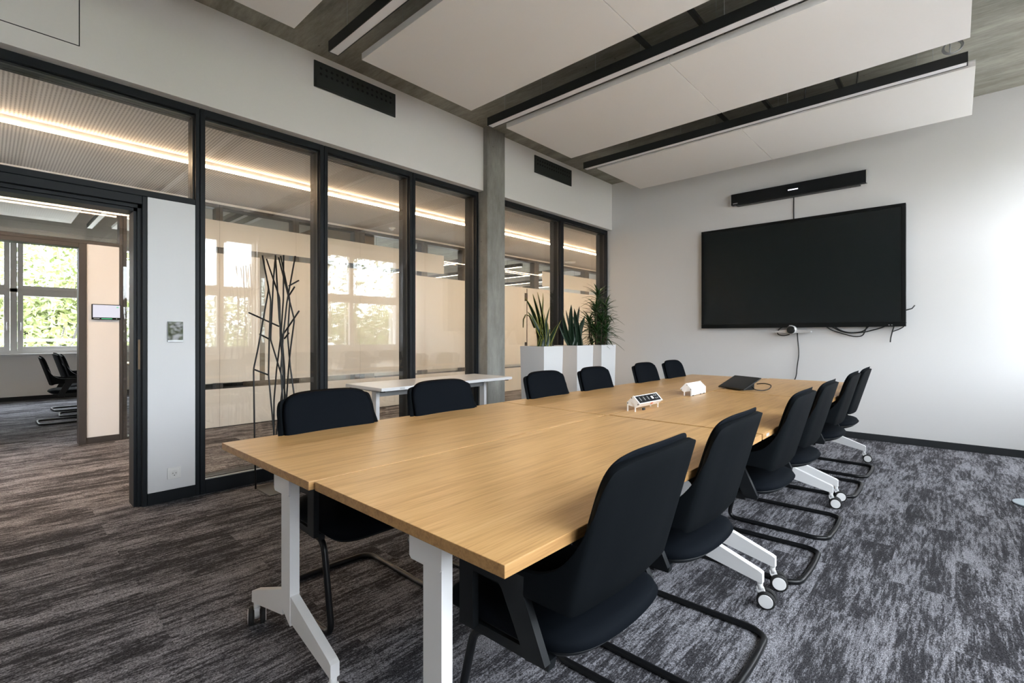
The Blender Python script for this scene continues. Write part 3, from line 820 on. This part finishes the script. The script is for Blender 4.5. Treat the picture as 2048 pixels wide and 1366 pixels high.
# positions are local: +y runs along the glass, away from the camera
for dy, z, bw in ((-.30, 1.667, (0, .10, .02)), (-.17, 1.72, (0, .03, 0)), (-.13, 1.742, (0, .05, 0)), (-.035, 1.735, (0, .02, 0)), (.125, 1.571, (0, .01, 0)), (-.24, 1.50, (0, -.02, .06)),
                  (.43, 1.41, (0, -.03, -.02)), (.36, 1.36, (0, -.02, -.02)), (.05, 1.50, (.02, 0, 0)), (-.06, 1.46, (.03, 0, 0)), (.10, 1.36, (.02, 0, 0)), (-.1, 1.40, (0, 0, 0)), (.02, 1.34, (0, 0, 0)), (.16, 1.30, (0, .02, 0)), (0, 1.52, (0, 0, 0)), (.08, 1.42, (.03, 0, 0)), (-.12, 1.50, (.02, 0, 0)), (-.04, 1.36, (.03, 0, 0)), (.13, 1.44, (0, 0, 0)), (-.08, 1.30, (.03, 0, 0)), (.05, 1.28, (.03, 0, 0))):
    b = (random.uniform(-.06, .08), random.uniform(-.10, .10)+dy*.12, 1.02)
    blade(bm, b, (random.uniform(-.06, .06), dy, z), .062, bw, True)
# one leaf that arches over
pts = [(-.02, -.11, 1.30), (-.02, -.2, 1.44), (-.02, -.28, 1.46), (-.02, -.325, 1.40), (-.02, -.33, 1.30)]
prev = None
for i, p in enumerate(pts):
    wd = .03*(1-i/5.0)+.004
    row = [bm.verts.new((p[0]+q*wd, p[1], p[2]+abs(q)*.004)) for q in (-.6, -.5, 0, .5, .6)]
    if prev:
        for k in range(4): f = bm.faces.new((prev[k], prev[k+1], row[k+1], row[k])); f.smooth = True; f.material_index = 1 if k in (0, 3) else 0
    prev = row
solid(obj('foliage', bm, ['leafd', 'leafy'], t), .004)
t = planter('potted_snake_plant', 'dark green snake plant in the middle white planter', -3.853, YP[1])
bm = NB(); random.seed(11)
for dy, z, bw in ((-.15, 1.62, (0, -.02, 0)), (.11, 1.61, (0, -.01, 0)), (.26, 1.48, (0, .02, 0)), (-.24, 1.47, (0, -.02, 0)), (-.08, 1.55, (0, 0, 0)), (.05, 1.55, (0, 0, 0)), (-.03, 1.48, (.03, 0, 0)),
                  (.18, 1.42, (.02, 0, 0)), (-.2, 1.55, (0, 0, 0)), (.0, 1.42, (.04, 0, 0)), (.1, 1.38, (.03, 0, 0)), (-.12, 1.40, (.02, 0, 0)), (.22, 1.35, (0, .02, 0)), (-.3, 1.40, (0, -.02, .02)), (.06, 1.5, (0, 0, 0)), (.03, 1.58, (0, .02, 0))):
    b = (random.uniform(-.08, .08), random.uniform(-.10, .10)+dy*.15, 1.02)
    blade(bm, b, (random.uniform(-.08, .08), dy, z), .075, bw, False)
solid(obj('foliage', bm, 'leafd', t), .004)
t = planter('potted_dracaena', 'bushy dark green dracaena in the white planter by the screen wall', -3.853, YP[2])
bm = NB(); random.seed(5)
def arch(bm, p, az, ln, el, wd):
    d = Vector((math.cos(az), math.sin(az), 0)); p = Vector(p); sd = Vector((-d.y, d.x, 0)); prev = None
    for i in range(7):
        s = i/6; r = ln*s
        q = p+d*(r*math.cos(el*(1-.5*s)))+Vector((0, 0, math.sin(el)*r - .42*ln*s*s*math.cos(el)))
        w_ = wd*(.5+1.6*s if s < .3 else (1-s)**.8*1.25)+.0008
        row = [bm.verts.new(q+sd*(w_*k)+Vector((0, 0, abs(k)*w_*.25))) for k in (-.5, 0, .5)]
        if prev:
            for k in range(2): f = bm.faces.new((prev[k], prev[k+1], row[k+1], row[k])); f.smooth = True
        prev = row
canes = [(0, .02, 1.80), (.08, .09, 1.62), (-.08, .07, 1.56), (.05, -.11, 1.60), (.10, -.05, 1.42), (-.07, -.10, 1.40), (.05, .15, 1.38), (-.10, 0, 1.30), (.10, .08, 1.27), (.06, -.12, 1.27), (-.03, .12, 1.26), (0, -.05, 1.24)]
for cx, cyy, top in canes:
    n = 26
    for k in range(n):
        s = k/n; z = top-.13+.16*s
        arch(bm, (cx, cyy, z), k*2.399+cx*9, random.uniform(.20, .30)*(1-.15*s), -.05+1.30*s+random.uniform(-.12, .12), .034)
solid(obj('foliage', bm, 'leafc', t), .0016)
bm = NB()
for cx, cyy, top in canes: tube(bm, [(cx*.6, cyy*.6, 1.0), (cx, cyy, (1+top)/2), (cx, cyy, top)], .011, 8)
obj('stem', bm, 'stem', t)

# ------------------------------------------------------------------ screen wall
t = thing('wall_screen', 'very large black flat screen hung on the white wall', 'tv', (-1.514, YB, 1.981))
bm = NB(); hw, hh = 1.1145, .676
for a in ((-hw, hw, -.10, -.025, -hh, -hh+.055), (-hw, hw, -.10, -.025, hh-.035, hh), (-hw, -hw+.034, -.10, -.025, -hh+.055, hh-.035), (hw-.034, hw, -.10, -.025, -hh+.055, hh-.035)): box(bm, *a, bev=.003)
obj('bezel', bm, 'bezel', t)
bm = NB(); box(bm, -hw+.03, hw-.03, -.093, -.02, -hh+.05, hh-.03); obj('screen', bm, 'screen', t)
bm = NB(); box(bm, -.5, .5, -.024, -.002, -.4, .4); box(bm, -.7, .7, -.05, -.02, -.3, .3); obj('wall_mount', bm, 'plastic', t)
bm = NB(); box(bm, -.02, .02, -.1012, -.100, -hh+.022, -hh+.030); obj('logo', bm, 'grey', t)
bm = NB()
for x in (.97, .995): box(bm, x-.006, x+.006, -.1012, -.100, -hh+.014, -hh+.022)
obj('button', bm, 'grey', t)
t = thing('soundbar', 'long black soundbar mounted on the wall above the screen', 'speaker', (-1.491, YB, 3.027))
bm = NB(); box(bm, -.738, .738, -.10, -.03, -.072, .075, bev=.004); obj('body', bm, 'plastic', t)
bm = NB()
for s in (-1, 1): box(bm, min(s*.738, s*.746), max(s*.738, s*.746), -.102, -.03, -.074, .077, bev=.002)
obj('end_cap', bm, 'silver', t)
bm = NB(); box(bm, -.68, .68, -.085, -.0, -.082, -.0725); box(bm, -.5, .5, -.03, -.001, -.05, .05); obj('wall_mount', bm, 'black', t)
bm = NB(); box(bm, -.055, .055, -.1012, -.10, -.008, .004, bev=.0005, seg=1); obj('status_light', bm, 'led', t)
bm = NB(); box(bm, -.715, -.655, -.1012, -.10, -.060, -.047); obj('logo', bm, 'grey', t)
bm = NB(); tube(bm, [(-1.50, YB-.012, 2.95), (-1.502, YB-.010, 2.8), (-1.50, YB-.012, 2.60)], .006, 8); tag(obj('soundbar_cable', bm, 'black'), 'straight black cable running from the soundbar down to the screen', 'cable')
t = thing('conference_camera', 'small silver winged camera with black lens under the screen', 'camera', (-1.49, YB, 1.255))
bm = NB()
prism(bm, [(-.20, -.012), (-.205, .004), (-.05, .022), (.05, .022), (.205, .004), (.20, -.012), (.05, -.018), (-.05, -.018)], 'y', -.17, -.09)
obj('wing', bm, 'silver', t)
bm = NB(); cyl(bm, (0, -.155, .02), .052, .10, 'y', 32, bev=.01); obj('body', bm, 'silver', t)
bm = NB(); cyl(bm, (0, -.21, .02), .046, .014, 'y', 32, bev=.004); cyl(bm, (0, -.222, .02), .02, .012, 'y', 24); obj('lens', bm, 'gloss', t)
bm = NB(); box(bm, -.025, .025, -.10, -.0, -.02, .05); obj('wall_bracket', bm, 'plastic', t)
bm = NB(); tube(bm, fillet([(-1.46, YB-.02, 1.24), (-1.452, YB-.018, 1.12), (-1.44, YB-.016, .98), (-1.465, YB-.014, .80), (-1.47, YB-.014, .70), (-1.53, YB-.014, .55), (-1.54, YB-.014, .30)], .1, 5), .0055, 8)
tag(obj('camera_cable', bm, 'black'), 'thin wavy black cable hanging from the camera to behind the table', 'cable')
bm = NB(); tube(bm, fillet([(-1.57, YB-.06, 1.33), (-1.66, YB-.06, 1.29), (-1.68, YB-.06, 1.22), (-1.60, YB-.07, 1.20), (-1.53, YB-.09, 1.22)], .05, 6), .006, 8)
tag(obj('loop_cable', bm, 'black'), 'short black cable loop beside the camera under the screen', 'cable')
def hang(pts, label, r=.006):
    bm = NB(); tube(bm, fillet([(x, YB-.03-.01*(i % 2), z) for i, (x, z) in enumerate(pts)], .12, 6), r, 8); tag(obj('hanging_cable', bm, 'black'), label, 'cable', 'cables under the screen')
hang([(-1.17, 1.33), (-1.10, 1.27), (-.95, 1.215), (-.86, 1.19), (-.79, 1.20), (-.74, 1.33)], 'deepest sagging black cable under the screen')
hang([(-1.09, 1.33), (-1.0, 1.26), (-.9, 1.235), (-.78, 1.25), (-.72, 1.33)], 'shorter sagging black cable nested in the deepest one')
hang([(-1.12, 1.33), (-.98, 1.235), (-.8, 1.235), (-.62, 1.29), (-.55, 1.33)], 'widest black cable that rises slowly towards the screen corner')
hang([(-.50, 1.33), (-.515, 1.27), (-.535, 1.18), (-.538, 1.13)], 'loose black cable end dangling below the screen corner')
hang([(-.515, 1.25), (-.47, 1.27), (-.42, 1.30), (-.40, 1.35)], 'short black cable joining the dangling end to the screen corner', .005)
bm = NB(); tube(bm, [(-.43, YB-.04, 1.475), (-.35, YB-.045, 1.50), (-.325, YB-.05, 1.535)], .006, 8)
tag(obj('screen_antenna', bm, 'black'), 'stubby black antenna sticking out past the screen edge', 'antenna')

# ------------------------------------------------------------------ wall fittings
def vent(label, y0, y1, z0, z1):
    t = thing('air_vent', label, 'vent', (-4.12, (y0+y1)/2, (z0+z1)/2), 0, 'dark air vents')
    h, v = (y1-y0)/2, (z1-z0)/2
    bm = NB(); box(bm, 0, .012, -h, h, -v, v, bev=.002); obj('face_plate', bm, 'ventm', t)
    bm = NB(); n = 15
    for k in range(n):
        for q in (0, 1): cyl(bm, (.0121, -h+.06+k*(2*h-.12)/(n-1), v-.055-q*.05), .0125, .002, 'x', 14)
    obj('perforation', bm, 'hole', t)
    bm = NB(); box(bm, .0115, .016, -h+.02, h-.02, -v+.012, -.002, bev=.002); obj('flap', bm, 'ventm', t)
vent('dark perforated air vent high on the plaster before the column', 1.937, 2.765, 3.375, 3.605)
vent('dark perforated air vent high on the plaster past the column', 4.93, 5.762, 3.372, 3.602)
t = thing('touch_panel', 'square glossy black touch panel on the white door panel', 'wall panel', (-4.204, .941, 1.23))
bm = NB(); box(bm, 0, .012, -.048, .048, -.075, .075, bev=.002); obj('frame', bm, 'grey', t)
bm = NB(); box(bm, .0118, .0132, -.046, .046, -.060, .073, bev=.0005, seg=1); obj('screen', bm, 'gloss', t)
t = thing('wall_socket', 'white single wall socket low on the white door panel', 'power outlet', (-4.204, .934, .202))
bm = NB(); box(bm, 0, .009, -.041, .041, -.041, .041, bev=.003); obj('cover_frame', bm, 'whitepl', t)
bm = NB(); box(bm, .008, .012, -.028, .028, -.028, .028, bev=.002); ins = obj('insert', bm, 'whitepl', t)
bm = NB(); cyl(bm, (.0115, 0, 0), .0205, .004, 'x', 28); obj('recess', bm, M['upvc'], ins)
bm = NB()
for y in (-.0095, .0095): cyl(bm, (.0137, y, 0), .0028, .001, 'x', 12)
cyl(bm, (.0137, 0, -.016), .003, .001, 'x', 12)
obj('pin_hole', bm, 'hole', ins)
t = thing('booking_display', 'small lit room booking display on the peach panel across the corridor', 'display', (-7.103, .932, 1.47))
bm = NB(); box(bm, 0, .028, -.128, .128, -.086, .086, bev=.003); obj('case', bm, 'bezel', t)
bm = NB(); box(bm, .0278, .0288, -.119, .119, -.062, .078); sc = obj('screen', bm, 'screenw', t)
bm = NB(); box(bm, .0288, .0292, .088, .106, .050, .062); obj('status_tile', bm, 'ledg', sc)
bm = NB(); box(bm, .0288, .0291, -.012, .012, .061, .065); obj('title_bar', bm, 'grey', sc)
bm = NB(); box(bm, .0278, .0288, -.045, .05, -.079, -.071); obj('status_light', bm, 'ledg', t)
bm = NB(); box(bm, .0278, .0286, -.112, -.062, -.075, -.071); box(bm, .0278, .0286, .085, .093, -.079, -.071); obj('icon', bm, 'silver', t)

# ------------------------------------------------------------------ ceiling sails and lamps
def wire(bm, x, y, z0, z1, r=.0015): tube(bm, [(x, y, z0), (x, y, z1)], r, 6)
def sail(label, x0, x1, xm, y0, y1, group, z=3.25):
    t = thing('acoustic_sail', label, 'ceiling panel', ((x0+x1)/2, (y0+y1)/2, z), 0, group)
    cx, cy_ = (x0+x1)/2, (y0+y1)/2
    for a, b in ((x0, xm-.002), (xm+.002, x1)):
        bm = NB(); box(bm, a-cx, b-cx, y0-cy_, y1-cy_, 0, .05, bev=.002); obj('panel', bm, 'sail', t)
    bm = NB(); box(bm, xm-cx-.02, xm-cx+.02, y0-cy_+.01, y1-cy_-.01, .0505, .062); obj('joint_rail', bm, 'silver', t)
    for a in (x0+.35, xm-.3, xm+.3, x1-.35):
        for b in (y0+.12, y1-.12):
            bm = NB(); wire(bm, a-cx, b-cy_, .05, CEIL-z); obj('wire', bm, 'grey', t)
sl = 'white acoustic sails of the meeting room'
sail('white acoustic sail over the near end, its corner just in view at the ceiling edge', -3.25, .10, -1.58, .30, 1.395, sl)
sail('white acoustic sail over the first tables, between two black lamps', -3.25, .10, -1.585, 1.892, 2.994, sl)
sail('white acoustic sail over the middle of the table', -3.268, .075, -1.585, 3.481, 4.576, sl)
sail('white acoustic sail closest to the screen wall', -3.24, .113, -1.567, 5.082, 6.188, sl)
def lamp(label, x0, x1, y0, y1, z, joints, group, cables=True):
    t = thing('linear_lamp', label, 'lamp', ((x0+x1)/2, (y0+y1)/2, z), 0, group)
    cx, cy_ = (x0+x1)/2, (y0+y1)/2; h = (y1-y0)/2
    bm = NB(); a, b = x0-cx, x1-cx
    box(bm, a, b, -h, -h+.006, 0, .078); box(bm, a, b, h-.006, h, 0, .078); box(bm, a, b, -h+.006, h-.006, .070, .078)
    box(bm, a, a+.006, -h+.006, h-.006, 0, .07); box(bm, b-.006, b, -h+.006, h-.006, 0, .07)
    obj('housing', bm, 'black', t)
    js = [a+.006]+[j-cx for j in joints]+[b-.006]
    for p, q in zip(js, js[1:]):
        bm = NB(); box(bm, p+.001, q-.001, -h+.0062, h-.0062, .002, .03); obj('diffuser', bm, 'diffuser', t)
    n = max(2, int((x1-x0)/1.1))
    for k in range(n+1):
        bm = NB(); wire(bm, a+.2+(b-a-.4)*k/n, 0, .078, CEIL-z); obj('wire', bm, 'grey', t)
lg = 'black linear lamps of the meeting room'
lamp('black linear pendant lamp nearest the doorway', -3.335, .07, 1.676, 1.752, 3.25, (-2.45, -.83), lg)
lamp('black linear pendant lamp over the middle of the table', -3.365, .07, 3.313, 3.389, 3.25, (-2.46, -.835), lg)
lamp('black linear pendant lamp next to the screen wall', -3.365, .07, 4.966, 5.042, 3.25, (-2.47, -.83), lg)
for x, lab in ((-1.735, 'dark suspension rail under the concrete, in the middle of the room'), (-1.325, 'dark suspension rail under the concrete, beside the middle one'), (-.75, 'dark suspension rail under the concrete, towards the windows')):
    bm = NB(); box(bm, x-.016, x+.016, 1.3, 6.3, 3.40, 3.425)
    for y in (1.5, 2.4, 3.9, 5.0, 6.1): wire(bm, x, y, 3.425, CEIL, .004)
    tag(obj('suspension_rail', bm, 'black'), lab, 'rail', 'suspension rails')
bm = NB()
for k in range(3):
    tube(bm, [(-.02+.055*math.cos(a)+k*.005, 4.99+.055*math.sin(a)*.35, 3.40+.055*math.sin(a)*1.0+k*.003) for a in [2*PI*i/28 for i in range(28)]], .0045, 8, closed=True)
tube(bm, fillet([(-.03, 4.99, 3.345), (-.03, 4.99, 3.47), (.0, 4.95, 3.56), (.0, 4.9, CEIL)], .05), .0045, 8)
tag(obj('cable_coil', bm, M['grey']), 'coiled grey cable hanging above the lamp end near the windows', 'cable')
for k, (x, y) in enumerate(((-.62, 4.97), (-1.0, 4.95))):
    bm = NB(); tube(bm, fillet([(x, y+.03, 3.33), (x+.02, y, 3.46), (x-.04, y-.1, 3.56), (x-.06, y-.15, CEIL)], .06), .006, 8)
    tag(obj('lamp_cable', bm, 'black'), ('black feed cable curving down to the lamp by the screen wall, close to the windows', 'black feed cable curving down to the lamp by the screen wall, mid room')[k], 'cable')

# corridor strip, detectors
t = thing('strip_light', 'continuous glowing warm strip light along the corridor ceiling', 'lamp', (-5.55, 5.4, 2.9))
bm = NB(); box(bm, -.026, .026, -9.4, 9.4, .0085, .0495); obj('housing', bm, 'white', t)
bm = NB(); box(bm, -.030, .030, -9.38, 9.38, 0, .008); obj('diffuser', bm, 'warm', t)
def detector(x, y, label):
    t = thing('smoke_detector', label, 'smoke detector', (x, y, 2.95), 0, 'smoke detectors')
    bm = NB(); cyl(bm, (0, 0, -.008), .055, .016, 'z', 28, bev=.004); obj('base', bm, 'whitepl', t)
    bm = NB(); cyl(bm, (0, 0, -.028), .035, .026, 'z', 24, bev=.008); obj('sensor', bm, 'whitepl', t)
detector(-6.70, 4.44, 'white smoke detector on the corridor ceiling before the column')
bm = NB(); cyl(bm, (-6.67, 9.3, 2.935), .13, .03, 'z', 36, bev=.01); tag(obj('access_point', bm, 'whitepl'), 'flat round white disc on the corridor ceiling above the plants', 'wireless access point')

# far rooms
fs_ = 'white acoustic sails of the far room'
sail('white acoustic sail of the far room above its doorway', -11.6, -7.9, -9.7, -.06, 1.04, fs_, 3.2)
sail('white acoustic sail of the far room behind the peach panel', -11.6, -7.9, -9.7, 1.60, 2.7, fs_, 3.2)
sail('white acoustic sail of the far room next to the brown partition', -11.6, -7.9, -9.7, 3.2, 4.15, fs_, 3.2)
lf = 'black linear lamps of the far room'
lamp('black linear lamp of the far room beside the doorway', -11.9, -7.9, 1.28, 1.36, 3.2, (-9.9,), lf)
lamp('black linear lamp of the far room behind the frosted glass', -11.9, -7.9, 2.9, 2.98, 3.2, (-9.9,), lf)
labs = ['nearest the partition', 'second from the partition', 'third from the partition', 'fourth from the partition', 'fifth from the partition', 'last along the office']
for k, y in enumerate((6.2, 7.7, 9.2, 10.7, 12.2, 13.6)):
    t = thing('office_lamp', 'lit black linear lamp in the open office, ' + labs[k], 'lamp', (-10.0, y, 2.95), 0, 'lit lamps of the open office')
    bm = NB(); box(bm, -1.9, 1.9, -.04, .04, .006, .09); obj('housing', bm, 'black', t)
    bm = NB(); box(bm, -1.88, 1.88, -.024, .024, 0, .008); obj('diffuser', bm, 'warm2' if 'warm2' in M else 'warm', t)
    for xx in (-1.4, 0, 1.4):
        bm = NB(); wire(bm, xx, 0, .09, CEIL-2.95, .003); obj('wire', bm, 'black', t)
# floor boxes
for x, y, lab in ((.43, 5.02, 'round steel floor socket lid on the carpet near the screen wall'), (-11.75, 1.32, 'round steel floor socket lid under the far room chairs')):
    t = thing('floor_socket', lab, 'floor outlet', (x, y, 0), 0, 'round floor socket lids')
    bm = NB(); cyl(bm, (0, 0, .006), .13, .012, 'z', 40, bev=.003); obj('lid', bm, 'disc', t)
    bm = NB(); cyl(bm, (0, 0, .0125), .045, .002, 'z', 28); obj('cap', bm, 'grey', t)

# ------------------------------------------------------------------ outside
GZ = -4.5
bm = NB(); box(bm, -70, 70, -60, 70, GZ-.2, GZ); struct('ground', bm, 'bounce_ground', 'ground outside far below the windows, made pale to bounce daylight indoors', 'ground')
def tree(x, y, h, cr, label, nleaf, seed, leaf=.16, low=.35):
    random.seed(seed)
    t = thing('leafy_tree', label, 'tree', (x, y, GZ), 0, 'trees outside the windows')
    bm = NB(); ends = []
    th = h*.42
    tube(bm, [(0, 0, 0), (.08, .05, th*.5), (0.02, 0, th)], .20, 10, r2=.13)
    for k in range(11):
        a = k*2.4; z = th*random.uniform(.72, 1.0)
        l = cr*random.uniform(.6, .95); e = random.uniform(.15, .9)
        p1 = Vector((0, 0, z)); d = Vector((math.cos(a)*math.cos(e), math.sin(a)*math.cos(e), math.sin(e)))
        p2 = p1+d*l*.5+Vector((0, 0, random.uniform(-.1, .3))); p3 = p1+d*l+Vector((random.uniform(-.3, .3), random.uniform(-.3, .3), l*.35))
        tube(bm, [p1, p2, p3], .07, 7, r2=.018); ends += [p2, p3]
        for q in range(3):
            s = p1.lerp(p3, random.uniform(.35, .8)); v = Vector((random.uniform(-1, 1), random.uniform(-1, 1), random.uniform(-.2, .9)))*l*.45
            tube(bm, [s, s+v*.5+Vector((0, 0, .08)), s+v], .028, 6, r2=.008); ends.append(s+v)
    obj('trunk', bm, 'bark', t)
    bm = NB(); cz = h*.62
    for k in range(nleaf):
        while True:
            v = Vector((random.uniform(-1, 1), random.uniform(-1, 1), random.uniform(-1, 1)))
            if v.length < 1: break
        if random.random() < .6:
            c = random.choice(ends)+v*cr*.28
        else:
            v = v.normalized()*(v.length**.5); c = Vector((v.x*cr, v.y*cr, cz+v.z*h*.38))
        if c.z < h*low*.5: continue
        n = Vector((random.gauss(0, 1), random.gauss(0, 1), random.gauss(0, 1)+.6)).normalized(); u = n.orthogonal().normalized()
        u = Matrix.Rotation(random.uniform(0, 6.28), 3, n) @ u; vv = n.cross(u); s = leaf*random.uniform(.6, 1.2)
        bm.faces.new([bm.verts.new(c+q) for q in (-u*s*.5, vv*s*.22, u*s*.5, -vv*s*.22)])
    obj('foliage', bm, 'leaft', t)
tree(-17.2, .9, 9.0, 2.7, 'leafy tree with dark forked trunk close outside the far room window', 7000, 21, .16)
tree(-26.0, 2.6, 12.0, 3.6, 'taller leafy tree standing behind the one with the forked trunk', 14000, 25, .34)
tree(12.0, 12.5, 12.0, 2.9, 'tall leafy tree mirrored in the glass beside the column', 9000, 31, .25)
tree(13.0, 6.3, 7.4, 2.9, 'low leafy tree mirrored in the glass behind the side table', 8000, 32, .25)
tree(17.5, 18.5, 9.0, 2.9, 'leafy tree outside, beyond the screen wall corner', 6000, 33, .25)
tree(13.0, -.2, 7.8, 2.9, 'leafy tree outside, mirrored behind the coat stand', 7000, 34, .25)
tree(19.5, 9.3, 8.0, 2.9, 'broad leafy tree outside, mirrored low between the window panes', 7000, 35, .25)
for a, b, lab, g in ((-13.55, -13.5, 'white balcony rail outside the far room window', 0), ):
    t = thing('balcony_rail', lab, 'railing', (-13.5, 3, 0))
    bm = NB(); box(bm, -.02, .02, -5, 12, 1.09, 1.14); obj('rail', bm, 'upvc', t)
    for y in (-4.5, -2, 2.4, 5.0, 8, 11):
        bm = NB(); box(bm, -.015, .015, y-.015, y+.015, GZ+3.4, 1.09); obj('post', bm, 'upvc', t)
t = thing('pale_building', 'pale low building outside, mirrored in the glass', 'building', (24, -8, GZ))
bm = NB(); box(bm, 0, 6, -10, 12, 0, 5.6); obj('wall', bm, 'facade', t)
bm = NB(); box(bm, -.2, 6.2, -10.2, 12.2, 5.6, 5.9); obj('roof', bm, 'grey', t)
for k in range(6):
    bm = NB(); box(bm, -.03, 0, -9+k*3.4, -7.2+k*3.4, 2.6, 4.4); obj('window', bm, 'tablet', t)
